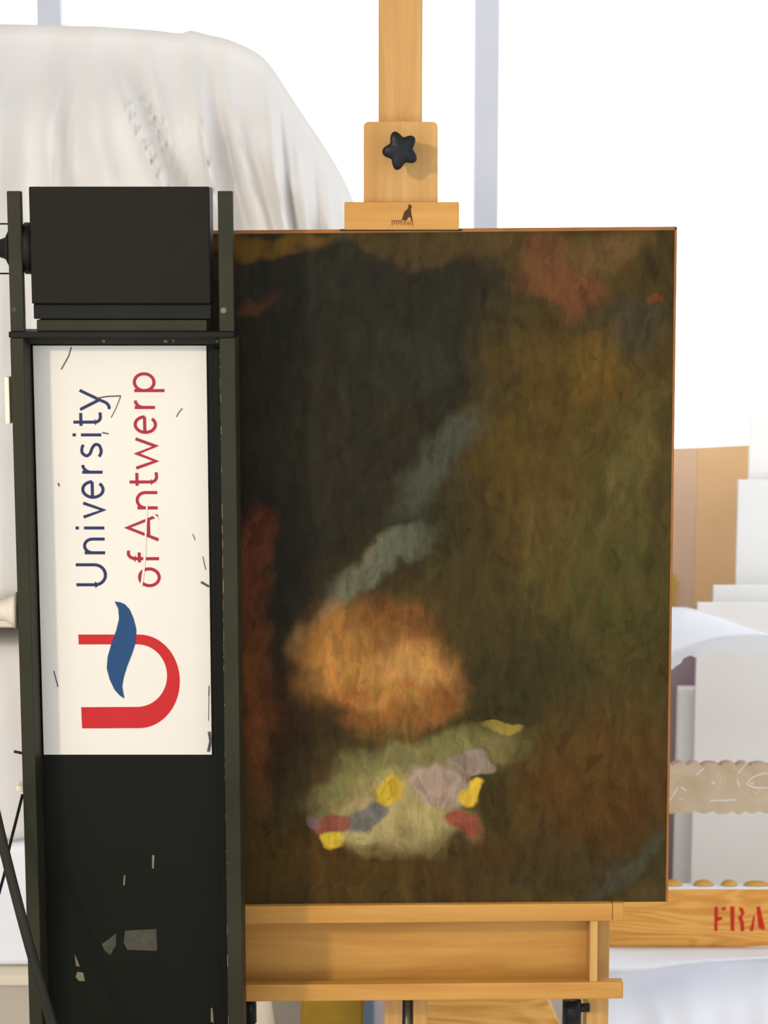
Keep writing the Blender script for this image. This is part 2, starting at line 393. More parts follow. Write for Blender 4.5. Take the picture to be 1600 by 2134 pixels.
# ------------------------------------------------------------------ painting: a generic abstract canvas of like colours
tr, br = P(1418, 478, 0.0), P(1394, 1884, 0.0)
pw, ph = 0.615, tr.z - br.z
pcx, pcz = (tr.x+br.x)/2 - pw/2, (tr.z+br.z)/2
roll = math.radians(0.0)
pt = thing('painting', (pcx, 0.01, br.z-0.0008), 'dark unframed oil painting with loose colour patches resting on the easel ledge', 'painting')
def canvas_mat():
    m, nt, b = new_mat('oil paint')
    v = coords(nt)
    # brush distortion
    nz = N(nt, 'ShaderNodeTexNoise'); nz.inputs['Scale'].default_value = 20; nz.inputs['Detail'].default_value = 5
    nt.links.new(v, nz.inputs['Vector'])
    sub = N(nt, 'ShaderNodeVectorMath', operation='SUBTRACT'); sub.inputs[1].default_value = (0.5, 0.5, 0.5); nt.links.new(nz.outputs['Color'], sub.inputs[0])
    scl = N(nt, 'ShaderNodeVectorMath', operation='SCALE'); scl.inputs['Scale'].default_value = 0.05; nt.links.new(sub.outputs[0], scl.inputs[0])
    add = N(nt, 'ShaderNodeVectorMath', operation='ADD'); nt.links.new(v, add.inputs[0]); nt.links.new(scl.outputs[0], add.inputs[1])
    nz2 = N(nt, 'ShaderNodeTexNoise'); nz2.inputs['Scale'].default_value = 7; nz2.inputs['Detail'].default_value = 3
    nt.links.new(v, nz2.inputs['Vector'])
    sub2 = N(nt, 'ShaderNodeVectorMath', operation='SUBTRACT'); sub2.inputs[1].default_value = (0.5, 0.5, 0.5); nt.links.new(nz2.outputs['Color'], sub2.inputs[0])
    scl2 = N(nt, 'ShaderNodeVectorMath', operation='SCALE'); scl2.inputs['Scale'].default_value = 0.11; nt.links.new(sub2.outputs[0], scl2.inputs[0])
    add2 = N(nt, 'ShaderNodeVectorMath', operation='ADD'); nt.links.new(add.outputs[0], add2.inputs[0]); nt.links.new(scl2.outputs[0], add2.inputs[1])
    vd = add2.outputs[0]
    base = ramp(nt, noise(nt, coords(nt, (5, 5, 3)), 1.6, 6, 0.6, 0.8), [(0.30, lin((52, 42, 24))), (0.5, lin((72, 60, 32))), (0.7, lin((84, 72, 38)))])
    col = base
    S_ = 0.000548
    def patch(px, py, rx, ry, c, rot=0, soft=0.8, amt=1.0, vec=vd):
        nonlocal col
        p = P(px, py, 0.0); mp = N(nt, 'ShaderNodeMapping', vector_type='TEXTURE')
        mp.inputs['Location'].default_value = (p.x-pcx, 0, p.z-pcz)
        mp.inputs['Rotation'].default_value = (0, math.radians(rot), 0)
        mp.inputs['Scale'].default_value = (rx*S_, 1, ry*S_)
        nt.links.new(vec, mp.inputs['Vector'])
        ml = N(nt, 'ShaderNodeVectorMath', operation='MULTIPLY'); ml.inputs[1].default_value = (1, 0, 1); nt.links.new(mp.outputs[0], ml.inputs[0])
        ln = N(nt, 'ShaderNodeVectorMath', operation='LENGTH'); nt.links.new(ml.outputs[0], ln.inputs[0])
        mr = N(nt, 'ShaderNodeMapRange', interpolation_type='SMOOTHSTEP')
        mr.inputs['From Min'].default_value = 1+soft/2; mr.inputs['From Max'].default_value = 1-soft/2
        mr.inputs['To Min'].default_value = 0; mr.inputs['To Max'].default_value = amt
        nt.links.new(ln.outputs['Value'], mr.inputs['Value'])
        col = mix(nt, mr.outputs[0], col, lin(c))
    patch(650, 840, 400, 420, (38, 36, 27), 0, 0.6, 0.92)
    patch(800, 640, 420, 110, (38, 37, 30), 0, 0.7, 0.85)
    patch(560, 1150, 130, 420, (36, 33, 26), 0, 0.9, 0.85)
    patch(1180, 880, 170, 300, (80, 64, 28), 12, 1.1, 0.8)
    patch(1280, 1180, 130, 250, (72, 68, 34), 0, 1.2, 0.7)
    patch(1050, 1400, 170, 190, (50, 46, 28), 0, 1.0, 0.8)
    patch(1240, 1640, 170, 150, (80, 54, 24), 0, 1.1, 0.75)
    patch(700, 1800, 330, 100, (74, 54, 24), 0, 1.0, 0.8)
    patch(1200, 1800, 260, 60, (62, 54, 32), 0, 1.0, 0.7)
    patch(560, 505, 120, 22, (112, 80, 28), 0, 0.9, 0.7)
    patch(900, 510, 300, 26, (78, 62, 36), 0, 0.9, 0.6)
    patch(1190, 575, 75, 60, (104, 66, 44), 0, 0.9, 0.8)
    patch(1310, 520, 70, 35, (104, 80, 48), 0, 1.0, 0.7)
    patch(1310, 690, 90, 75, (58, 56, 46), 0, 1.0, 0.7)
    patch(1385, 640, 16, 14, (112, 60, 34), 0, 0.8, 0.8)
    # broad slate strokes
    patch(770, 1200, 170, 30, (96, 98, 84), -40, 0.9, 0.85)
    patch(930, 960, 150, 42, (72, 74, 64), -52, 1.0, 0.75)
    patch(1300, 1790, 120, 26, (70, 70, 58), -38, 1.0, 0.7)
    # rust strokes at the left
    patch(525, 1170, 42, 90, (104, 54, 36), 0, 0.9, 0.75)
    patch(530, 1440, 45, 200, (112, 64, 34), 0, 1.0, 0.75)
    patch(600, 1480, 60, 150, (56, 36, 24), 0, 1.0, 0.8)
    # warm ochre cloud, cream cloud, green grey stroke
    patch(690, 1310, 60, 60, (150, 104, 52), 0, 1.0, 0.75)
    patch(800, 1400, 155, 130, (164, 116, 62), 0, 0.8, 0.9)
    patch(850, 1280, 80, 45, (120, 78, 42), 0, 1.0, 0.8)
    patch(700, 1520, 90, 70, (50, 38, 24), 0, 1.0, 0.85)
    patch(860, 1600, 200, 45, (122, 116, 76), -16, 0.9, 0.9)
    patch(830, 1715, 135, 80, (166, 152, 108), 0, 0.7, 0.95)
    # flower-like daubs
    for (x, y, rx, ry, c) in ((915, 1640, 52, 46, (166, 144, 136)), (975, 1595, 34, 22, (140, 122, 118)), (775, 1705, 46, 32, (104, 102, 104)),
                              (705, 1705, 44, 26, (132, 72, 62)), (955, 1712, 34, 30, (134, 68, 58)), (672, 1690, 24, 20, (116, 90, 96)),
                              (823, 1672, 29, 29, (196, 164, 48)), (700, 1750, 27, 32, (204, 176, 58)), (970, 1648, 24, 25, (202, 172, 56)), (1040, 1520, 26, 18, (138, 124, 60))):
        patch(x, y, rx, ry, c, 0, 0.45, 0.92)
    for (x, y, rx, ry, c, rot) in ((865, 1375, 60, 50, (188, 140, 84), 30), (760, 1440, 50, 40, (150, 96, 50), -20), (910, 1455, 36, 44, (112, 70, 36), 10), (720, 1370, 34, 50, (176, 124, 70), 15),
                                   (820, 1500, 80, 26, (126, 82, 42), -10), (1010, 1240, 90, 120, (66, 56, 30), 0), (1150, 1130, 70, 150, (86, 72, 38), 8), (1330, 980, 40, 150, (92, 82, 46), 4),
                                   (1230, 760, 60, 90, (98, 76, 34), 20), (640, 960, 90, 140, (46, 43, 31), 0), (860, 760, 110, 80, (46, 45, 35), -20), (540, 650, 40, 16, (84, 52, 34), -10), (1000, 1780, 160, 40, (64, 46, 22), 5)):
        patch(x, y, rx, ry, c, rot, 1.1, 0.7)
    vor = N(nt, 'ShaderNodeTexVoronoi'); vor.inputs['Scale'].default_value = 1.0
    sv = N(nt, 'ShaderNodeVectorMath', operation='MULTIPLY'); sv.inputs[1].default_value = (110, 1, 62); nt.links.new(vd, sv.inputs[0]); nt.links.new(sv.outputs[0], vor.inputs['Vector'])
    hs = N(nt, 'ShaderNodeMix', data_type='RGBA', blend_type='OVERLAY'); hs.inputs[0].default_value = 0.22
    nt.links.new(col, hs.inputs[6]); bw_ = N(nt, 'ShaderNodeHueSaturation'); bw_.inputs['Saturation'].default_value = 0.3; nt.links.new(vor.outputs['Color'], bw_.inputs['Color']); nt.links.new(bw_.outputs[0], hs.inputs[7]); col = hs.outputs[2]
    tex = noise(nt, coords(nt, (60, 60, 22)), 1.0, 6, 0.7, 0.5)
    k = ramp(nt, tex, [(0.3, (0.44, 0.43, 0.37)), (0.7, (0.84, 0.82, 0.72))])
    mu = N(nt, 'ShaderNodeMix', data_type='RGBA', blend_type='MULTIPLY'); mu.inputs[0].default_value = 1
    nt.links.new(col, mu.inputs[6]); nt.links.new(k, mu.inputs[7])
    nt.links.new(mu.outputs[2], b.inputs['Base Color'])
    b.inputs['Roughness'].default_value = 0.6; b.inputs['Specular IOR Level'].default_value = 0.06
    bump(nt, b, noise(nt, coords(nt, (1, 1, 1)), 160, 5, 0.7), 0.25, 0.001)
    return m
box('canvas', canvas_mat(), pcx-pw/2, pcx+pw/2, 0.0, 0.004, br.z, tr.z, pt, 0.001)
for nm, a in (('edge_tape', (pcx-pw/2, pcx+pw/2, tr.z-0.0035, tr.z+0.0006)), ('edge_tape', (pcx+pw/2-0.0022, pcx+pw/2+0.0006, br.z, tr.z)),
              ('edge_tape', (pcx-pw/2-0.0006, pcx-pw/2+0.0022, br.z, tr.z))):
    box(nm, M['tape'], a[0], a[1], -0.0008, 0.0225, a[2], a[3], pt, 0.0004)
for nm, a in (('stretcher_bar', (-pw/2+0.003, pw/2-0.003, ph/2-0.05, ph/2-0.004)), ('stretcher_bar', (-pw/2+0.003, pw/2-0.003, -ph/2+0.001, -ph/2+0.05)),
              ('stretcher_bar', (-pw/2+0.003, -pw/2+0.05, -ph/2+0.051, ph/2-0.051)), ('stretcher_bar', (pw/2-0.05, pw/2-0.003, -ph/2+0.051, ph/2-0.051))):
    box(nm, M['beechh'], pcx+a[0], pcx+a[1], 0.0045, 0.022, pcz+a[2], pcz+a[3], pt, 0.001)

pt.rotation_euler = (0, TILT, 0)

# ------------------------------------------------------------------ black instrument column with sign
CYF, CYW = -0.120, -0.075
sc_x = (Xp(22, 700, CYF)+Xp(489, 700, CYF))/2
sn = thing('scanner_column', (sc_x, -0.11, 0.0), 'black metal instrument column with a white sign standing in front of the canvas', 'instrument')
xa, xb = Xp(20.5, 700, CYF), Xp(49, 700, CYF)
xc, xd = Xp(457, 700, CYF), Xp(489.5, 700, CYF)
ztop = Zp(398, CYF); zbar1, zbar0 = Zp(691, CYF), Zp(704, CYF)
box('side_rail', M['rail'], xa, xb, CYF, CYW+0.012, 0.05, zbar0, sn, 0.0012)
box('side_rail', M['rail'], xc, xd, CYF, CYW+0.012, 0.05, zbar0, sn, 0.0012)
box('back_panel', M['panel'], xb+0.0001, xc-0.0001, CYW, CYW+0.01, 0.05, zbar0, sn, 0.0004)
xi = Xp(447, 1000, CYW)
box('inner_rib', M['panel'], xi, xc-0.0002, CYW-0.006, CYW-0.0001, 0.06, Zp(725, CYW-0.006), sn, 0.0008)
box('bar_shadow', M['deep'], xa-0.001, xd-0.0008, CYF-0.002, CYW+0.012, zbar0+0.0001, zbar1, sn, 0.001)  # dark strip standing in for the shadow below the support bar
box('lower_bar', M['rail'], xb+0.0002, xc-0.0002, CYW-0.02, CYW-0.0002, Zp(717, CYW-0.02), zbar0-0.0003, sn, 0.0008)
bk1 = box('bracket', M['rail'], Xp(14.5, 540, CYF)+0.0016, Xp(43, 540, CYF)+0.0016, CYF, CYF+0.012, zbar1+0.0001, ztop, sn, 0.001)
bk2 = box('bracket', M['rail'], Xp(455, 540, CYF), Xp(486, 540, CYF), CYF, CYF+0.012, zbar1+0.0001, ztop, sn, 0.001)
box('foot_plate', M['deep'], xa-0.09, xd+0.09, -0.30, 0.03, 0.0, 0.049, sn, 0.006)
# housing between the brackets
hx0, hx1 = Xp(63, 520, CYF-0.004), Xp(437.5, 520, CYF-0.004)
hb = box('housing', M['box'], hx0, hx1, CYF-0.004, CYW-0.005, Zp(633, CYF), Zp(389, CYF), sn, 0.0015)
box('housing_base', M['deep'], hx0+0.0005, hx1-0.0005, CYF+0.003, CYW-0.005, Zp(665, CYF), Zp(633, CYF)-0.0003, hb, 0.001)
box('support_bar', M['rail'], Xp(75, 678, CYF), Xp(430, 678, CYF), CYF+0.004, CYF+0.03, zbar1+0.0002, Zp(667, CYF), sn, 0.0008)
# tilt hub, knob and thin rods on the left
zh = Zp(518, CYF)
tube('tilt_hub', M['deep'], [(Xp(44.5, 518, CYF), -0.095, zh), (hx0, -0.095, zh)], 0.028, sn, 32)
tube('tilt_knob', M['deep'], [(Xp(-40, 518, CYF), -0.098, zh), (Xp(-12, 518, CYF), -0.098, zh), (Xp(4, 518, CYF), -0.098, zh), (Xp(14.6, 518, CYF), -0.098, zh)], [0.008, 0.009, 0.012, 0.023], sn, 24)
for py in (466.5, 570):
    tube('guide_rod', M['deep'], [(Xp(-120, py, -0.09), -0.09, Zp(py, -0.09)), (Xp(20, py, -0.09), -0.09, Zp(py, -0.09))], 0.0009, sn, 8)
tube('pivot_screw', M['chip'], [(Xp(466, 647, CYF), CYF-0.001, Zp(647, CYF)), (Xp(466, 647, CYF), CYF+0.002, Zp(647, CYF))], 0.0035, bk2, 10)
tube('pivot_screw', M['residue'], [(Xp(30, 645, CYF), CYF-0.001, Zp(645, CYF)), (Xp(30, 645, CYF), CYF+0.002, Zp(645, CYF))], 0.0035, bk1, 10)
# fittings on the outer left side
sp = pbox('side_plate', M['cream'], 10, 20, 786, 884, -0.105, 0.02, sn, 0.001)
tube('clamp_knob', M['beige'], [(Xp(-30, 1272, -0.10), -0.10, Zp(1272, -0.10)), (Xp(12, 1272, -0.10), -0.10, Zp(1272, -0.10)), (Xp(24, 1272, -0.10), -0.10, Zp(1272, -0.10)), (Xp(36, 1272, -0.10), -0.10, Zp(1272, -0.10))], [0.011, 0.012, 0.016, 0.021], sn, 24)
tube('pin', M['black'], [(Xp(29, 1566, -0.09), -0.09, Zp(1566, -0.09)), (Xp(48, 1570, -0.09), -0.09, Zp(1570, -0.09))], 0.0016, sn, 8)
pbox('cable_clip', M['cream'], 34, 49, 1638, 1650, -0.10, 0.02, sn, 0.001)
# sign
SYF = CYW-0.0035
sx0, sx1 = Xp(70, 760, SYF)-0.0005, Xp(429, 760, SYF)+0.0008
sg = box('sign_plate', M['sign'], sx0, sx1, SYF, CYW-0.0002, Zp(1573, SYF), Zp(720, SYF), sn, 0.0005, 'white sign board with university lettering')
T = SYF-0.0004; TH = 0.0005
def arc(cu, cv, ru, rv, a0, a1, n=14):
    return [(cu+ru*math.cos(math.radians(a0+(a1-a0)*i/n)), cv+rv*math.sin(math.radians(a0+(a1-a0)*i/n))) for i in range(n+1)]
def g_n(u, w_=90, x=130): return [[(u, 0), (u, x)], [(u, x*0.55)] + arc(u+w_/2, x*0.6, w_/2, x*0.4, 180, 0) + [(u+w_, 0)]]
def g_i(u): return [[(u, 0), (u, 130)], [(u, 163), (u, 184)]]
def g_e(c, r=50): return [[(c-r+2, 69)] + [(c+r, 69)] , arc(c, 65, r, 65, 3, 318, 26)]
def g_r(u, e=52): return [[(u, 0), (u, 130)], [(u, 70)] + arc(u+e*0.9, 72, e*0.9, 54, 180, 95, 8)]
def g_t(u): return [[(u, 176), (u, 38)] + arc(u+34, 38, 34, 36, 180, 275, 8) + [(u+62, 4)], [(u-24, 128), (u+58, 128)]]
line1 = [[(9, 190), (9, 70)] + arc(73, 70, 64, 68, 180, 360) + [(137, 190)]]
line1 += g_n(214, 88) + g_i(373)
line1 += [[(443, 130), (488, 2), (533, 130)]]
line1 += g_e(620) + g_r(731, 56)
line1 += [[(832, 16)] + arc(868, 36, 40, 34, 220, 360+70, 10)[0:9] + arc(862, 98, 36, 30, 250, 40, 10)]
line1[-1] = spline([(830, 18), (862, 4), (900, 14), (908, 40), (884, 62), (850, 76), (836, 100), (856, 126), (888, 126), (906, 116)], 5)
line1 += g_i(970) + g_t(1052)
line1 += [[(1133, 130), (1195, 6)], [(1256, 130), (1192, -2)] + spline([(1192, -2), (1174, -40), (1150, -56), (1136, -52)], 4)[1:]]
def o_(c, r=54): return [arc(c, 65, r, 63, 0, 360, 28)]
line2 = o_(57) + [[(176, 0), (176, 150)] + arc(210, 150, 34, 46, 180, 80, 8) + [(228, 193)], [(153, 126), (216, 126)]]
line2 += [[(297, 0), (375, 198), (453, 0)], [(322, 62), (428, 62)]]
line2 += g_n(502, 98) + g_t(668)
line2 += [[(757, 130), (802, 2), (850, 124), (898, 2), (945, 130)]]
line2 += g_e(1036) + g_r(1146, 54)
line2 += [[(1254, -64), (1254, 130)], arc(1308, 65, 54, 63, 0, 360, 28)]
def letters(name, lines, base, slope, wd, mat):
    bm = bmesh.new()
    for st in lines:
        ribbon(bm, [((base-slope*u-v)*0.325, 700+(1605-u)*0.325) for u, v in st], wd, T, TH)
    return link(name, bm, mat, sg)
letters('lettering', line1, 680, 0.032, 6.2, M['blue'])['label'] = 'navy word University'
letters('lettering', line2, 1024, 0.027, 6.4, M['crim'])['label'] = 'crimson words of Antwerp'
# emblem: the red open U and the blue wave
outer = [(163, 1322.5), (290, 1322.5)] + [(290+84.5*math.cos(math.radians(a)), 1420-97.5*math.sin(math.radians(a))) for a in range(84, -91, -6)] + [(171, 1518)]
inner = [(169, 1474)] + [(286+62*math.cos(math.radians(a)), 1408.3-(65.5 if a > 0 else 65)*math.sin(math.radians(a))) for a in range(-90, 91, 6)] + [(164, 1343)]
ppoly('emblem_letter', M['red'], [outer+inner], T, TH, sg, 'red open letter u emblem')
wv = [(735,165),(770,170),(800,183),(832,218),(856,275),(873,340),(872,420),(848,495),(815,580),(792,655),(783,712),(797,787),(768,768),(735,732),(703,665),(684,592),(690,520),(715,432),(745,350),(763,275),(758,212)]
ppoly('emblem_wave', M['emblue'], [[(x*0.325, 1200+y*0.325) for x, y in wv]], T-0.0004, TH, sg, 'blue wave emblem')
# scratches through the print, scuffs
bm = bmesh.new()
ribbon(bm, [(306, 1052), (303, 1120), (301.5, 1170)], 3.5, T-0.0005, 0.0006); ribbon(bm, [(302, 1150), (299, 1190), (294, 1224)], 4.5, T-0.0005, 0.0006)
ribbon(bm, [(318, 1072), (330, 1082)], 5, T-0.0005, 0.0006)
link('scratch', bm, M['sign'], sg)
bm = bmesh.new()
Q3 = lambda x, y: (x*0.325, 700+y*0.325)
for pl, wd in (([(457,72),(440,130),(392,215)], 2.2), ([(620,400),(690,388),(775,385)], 2.6), ([(772,390),(745,460),(712,525)], 1.6), ([(655,620),(695,628)], 2.6), ([(372,942),(380,965)], 2.6),
               ([(1168,465),(1145,492),(1130,520)], 1.8), ([(1288,1578),(1340,1608)], 4.5), ([(1235,1270),(1250,1310)], 1.4), ([(1300,1415),(1318,1500)], 1.6)):
    ribbon(bm, [Q3(*p) for p in pl], wd, T-0.0002, 0.0003)
Q4 = lambda x, y: (x*0.325, 1200+y*0.325)
for pl, wd in (([(1340,1000),(1350,1060),(1335,1128)], 6), ([(1340,705),(1338,770)], 2), ([(345,610),(358,660),(372,712)], 2.2), ([(1338,770),(1336,930)], 1.2)):
    ribbon(bm, [Q4(*p) for p in pl], wd, T-0.0002, 0.0003)
link('scuff', bm, M['scuff'], sg)
# worn patches low on the panel
Q5 = lambda x, y: (x*0.35, 1600+y*0.35)
ppoly('tape_residue', M['residue'], [[Q5(*p) for p in ((745,970),(930,960),(935,1090),(760,1085),(735,1040))], [Q5(*p) for p in ((605,1050),(650,1020),(690,985),(690,1060),(655,1115),(620,1085))]], CYW-0.0006, 0.0005, sn, 'grey residue patches')
ppoly('paint_chip', M['chip'], [[Q5(*p) for p in ((445,1110),(462,1150),(475,1185),(452,1180))], [Q5(*p) for p in ((460,1215),(495,1220),(505,1270),(470,1270),(450,1245))], [Q5(*p) for p in ((738,640),(746,640),(742,700),(733,700))],
      [Q5(*p) for p in ((905,520),(920,522),(915,600),(905,598))], [Q5(*p) for p in ((1255,1430),(1265,1430),(1272,1520),(1255,1510))]], CYW-0.0006, 0.0005, sn, 'pale paint chips')
bm = bmesh.new()
for (x, y, a, b) in ((216, 711, 7, 6), (345, 711, 9, 6), (361, 710, 5, 6), (452, 711, 6, 5)):
    q = [(x-a/2, y-b/2), (x+a/2, y-b/2+1), (x+a/2-1, y+b/2), (x-a/2+1, y+b/2)]
    Yc = CYW-0.0206
    prism_bm(bm, [(P(u, v, Yc).x, P(u, v, Yc).z) for u, v in q], Yc, 0.0005)
for y0 in range(730, 2120, 26):
    if random.random() < 0.6:
        xx = Xp(457, 700, CYF)+random.uniform(0, 0.0006); za = Zp(y0+random.uniform(0, 15), CYF-0.0004); hh = random.uniform(0.001, 0.014)
        add_box(bm, xx, xx+random.uniform(0.0003, 0.0008), CYF-0.0003, CYF+0.0003, za-hh, za)
link('paint_chip', bm, M['chip'], sn, label='chipped paint along the rail edges')

# cables in front of / beside the column
th = spline([P(-40, 1560, -0.16), P(-8, 1700, -0.165), P(16, 1800, -0.175), P(50, 1930, -0.19), P(84, 2050, -0.20), P(122, 2170, -0.2), P(190, 2330, -0.21), P(240, 2500, -0.24)], 6)
e = Vector(th[-1]); th += [tuple(e + Vector((0.02*i, -0.05*i, -(e.z-0.02)*min(1, i/4)))) for i in (1, 2, 3, 4)]
e = Vector(th[-1]); th += [tuple(e+Vector((-0.3, -0.15, -0.011))), tuple(e+Vector((-0.7, -0.2, -0.011)))]
tag(tube('cable', M['black'], th, 0.0056, None, 14), 'thick black cable slanting across the lower left rail of the column', 'cable')
tn = spline([P(47, 1656, -0.115), P(33, 1712, -0.11), P(20, 1764, -0.10), P(4, 1840, -0.09), P(-30, 1930, -0.08), P(-120, 2010, -0.06)], 6)
tag(tube('cable', M['deep'], tn, 0.0017, None, 10), 'thin black cable hanging from the clip beside the column', 'cable')

# ------------------------------------------------------------------ background left: draped pile on a table
TY = 1.25
ztab = Zp(1211, TY)
def drape():
    out = spline([(-520,150),(-430,60),(-300,42),(-150,36),(0,38),(100,40),(200,44),(300,50),(362,57),(386,51),(420,59),(470,72),(530,100),(562,132),(600,190),(640,250),(680,310),(712,365),(738,425),(762,500),(790,640),(800,760)], 8)
    n = len(out); bm = bmesh.new(); rows = []
    zb = ztab+0.004
    # fold ridges: position along the outline, width, height, slant
    cum = [0]
    for a, b in zip(out, out[1:]): cum.append(cum[-1]+math.hypot(b[0]-a[0], b[1]-a[1]))
    ridges = []
    for px, wd, h, gr, sh in ((-330,30,.04,1,0),(-240,24,-.04,1,0),(-120,22,.04,1,-60),(-40,18,.03,1,20),(20,14,.035,1,40),(60,16,-.02,1,60),(110,13,.05,.9,90),(132,16,-.03,1,120),(165,14,.03,1,260),
                          (205,16,.055,1,520),(228,20,-.055,1,520),(265,14,.025,1,430),(300,18,-.02,1,330),(396,9,.05,.8,130),(420,15,-.055,.9,180),(446,9,.045,.45,260),(480,20,-.03,1,200),
                          (548,16,.04,1,90),(572,12,-.03,1,60),(606,12,.03,.9,40),(640,14,-.025,1,20),(668,12,.02,.9,0),(700,18,.02,1,0)):
        i = min(range(n), key=lambda q: abs(out[q][0]-px)); ridges.append((cum[i], wd*1.15, h*1.1, gr, sh))
    bw = (-640, 1010)
    VB = [-1.0, -0.75, -0.5, -0.3, -0.15, -0.05]; VF = [i/44 for i in range(45)]
    def fold(s, v):
        t = 0
        for c, wd, h, gr, sh in ridges:
            d = abs(s-c-sh*v)/(wd*(0.75+1.0*v)); t += h*math.exp(-d**1.6)*ss(0.0, 0.22, v)*gr
        return t
    for v in VB+VF:
        row = []
        for i, (px, py) in enumerate(out):
            top = P(px, py, TY)
            f = i/(n-1)
            if v < 0:
                row.append(bm.verts.new((top.x, TY+0.09 + (-v)*0.75, top.z - 0.02*(-v)))); continue
            bx = P(110+1.35*(px-110) if px < 400 else 501.5+1.27*(px-400), 1211, TY).x
            vv = v**1.0
            x = top.x + (bx-top.x)*(vv**1.15); z = top.z + (zb-top.z)*vv
            y = TY+0.09 - 0.19*ss(0, 0.22, v) - 0.06*v - fold(cum[i], v)
            y += 0.006*math.sin(cum[i]*0.031+v*9)*math.sin(v*17+px*0.01)
            row.append(bm.verts.new((x, y, z)))
        rows.append(row)
    for a, b in zip(rows, rows[1:]):
        for i in range(n-1): bm.faces.new((a[i], a[i+1], b[i+1], b[i]))
    o = link('draped_object', bm, M['cloth'], None, True)
    md = o.modifiers.new('thickness', 'SOLIDIFY'); md.thickness = 0.003; md.offset = -1
    return o
tag(drape(), 'tall bulky object shrouded in a white dust sheet behind the black column', 'dust sheet')
tb = thing('work_table', (-0.75, TY+0.2, 0), 'cream edged table under the white shrouded object', 'table')
tx0, tx1 = -1.6, 0.12
box('table_top', M['cream'], tx0, tx1, TY-0.28, TY+0.95, ztab-0.028, ztab, tb, 0.003)
for x in (tx0+0.03, tx1-0.08):
    for y in (TY-0.2, TY+0.88): box('leg', M['white'], x, x+0.05, y, y+0.05, 0, ztab-0.0285, tb, 0.002)
# cloth covered box under the table
def wrinkled(name, x0, x1, yf, yb, z0, z1, mat, amp, seed, freq=16, nx=70, nz=26):
    r = random.Random(seed); ph_ = [r.uniform(0, 6.28) for _ in range(8)]
    bm = bmesh.new(); rows = []
    for j in range(nz+1):
        v = j/nz; row = []
        for i in range(nx+1):
            u = i/nx; x = x0+(x1-x0)*u
            if v < 0.2:
                y = yb+(yf+0.03-yb)*(v/0.2); z = z1 + 0.01*math.sin(6*u+ph_[0])
            else:
                t = (v-0.2)/0.8
                z = z1+(z0-z1)*t
                y = yf + 0.03*(1-ss(0, 0.1, t)) - amp*ss(0, 0.4, t)*(math.sin(freq*x*2+ph_[1]+t*1.5)+0.6*math.sin(freq*x*4.7+ph_[2]-t*2)+0.3*math.sin(freq*x*9+ph_[3]))
            row.append(bm.verts.new((x, y, z)))
        rows.append(row)
    for a, b in zip(rows, rows[1:]):
        for i in range(nx): bm.faces.new((a[i], a[i+1], b[i+1], b[i]))
    o = link(name, bm, mat, None, True)
    md = o.modifiers.new('thickness', 'SOLIDIFY'); md.thickness = 0.003; md.offset = -1
    return o
UY = TY-0.20
tag(wrinkled('dust_sheet', -1.45, -0.1, UY+0.05, UY+0.6, Zp(1764, UY), Zp(1340, UY), M['cloth'], 0.012, 3), 'white wrinkled sheet over stored goods below the table at left', 'dust sheet')
b1 = box('storage_box', M['cloth2'], -1.4, -0.15, UY+0.03, UY+0.62, Zp(2028, UY), Zp(1768, UY)-0.004, None, 0.012)
tag(b1, 'smooth bluish white low box under the wrinkled sheet at left', 'box')
pl = thing('low_dolly', (-0.78, UY+0.3, 0), 'grey beige low platform under the bluish white box', 'platform')
box('deck', M['cream'], -1.44, -0.12, UY-0.01, UY+0.64, Zp(2050, UY), Zp(2030, UY), pl, 0.002)
box('skirt', M['beige'], -1.43, -0.13, UY, UY+0.63, 0.012, Zp(2050, UY)-0.0005, pl, 0.001)
for x in (-1.4, -0.2):
    for y in (UY+0.03, UY+0.56): box('glide', M['deep'], x, x+0.04, y, y+0.04, 0, 0.0118, pl, 0.001)

# ------------------------------------------------------------------ low things seen under the easel tray
def low(name, mat, a, b, py, Y, depth, label, cat, bev=0.004):
    o = pbox(name, mat, a, b, py, 2134, Y, depth, None, bev, 2110, None, 0.0); return tag(o, label, cat)
oc = thing('padded_case', (Xp(684, 2110, 0.62), 0.7, 0), 'olive green padded case on the floor under the easel', 'case')
xa_, xb_ = Xp(621, 2110, 0.62), Xp(752, 2110, 0.62)
zt_ = Zp(2040, 0.62)
bm = bmesh.new(); prism_bm(bm, [(xa_, 0.0), (xb_-0.012, 0.0), (xb_+0.006, zt_-0.02), (xb_-0.008, zt_), (xa_+0.02, zt_), (xa_+0.004, zt_-0.02)], 0.62, 0.2)
bmesh.ops.bevel(bm, geom=bm.edges[:], offset=0.004, segments=2, affect='EDGES')
link('body', bm, M['olive'], oc)
tube('handle', M['olive'], spline([((xa_+xb_)/2-0.03, 0.72, zt_), ((xa_+xb_)/2-0.02, 0.72, zt_+0.02), ((xa_+xb_)/2+0.02, 0.72, zt_+0.02), ((xa_+xb_)/2+0.03, 0.72, zt_)], 4), 0.005, oc)
low('folder', M['skyblue'], 738, 781, 2040, 0.86, 0.05, 'pale blue folder standing beside the olive case', 'folder', 0.003)
low('board', M['pinkwhite'], 770, 803, 2030, 0.95, 0.012, 'pinkish white board behind the easel centre rail', 'board', 0.002)
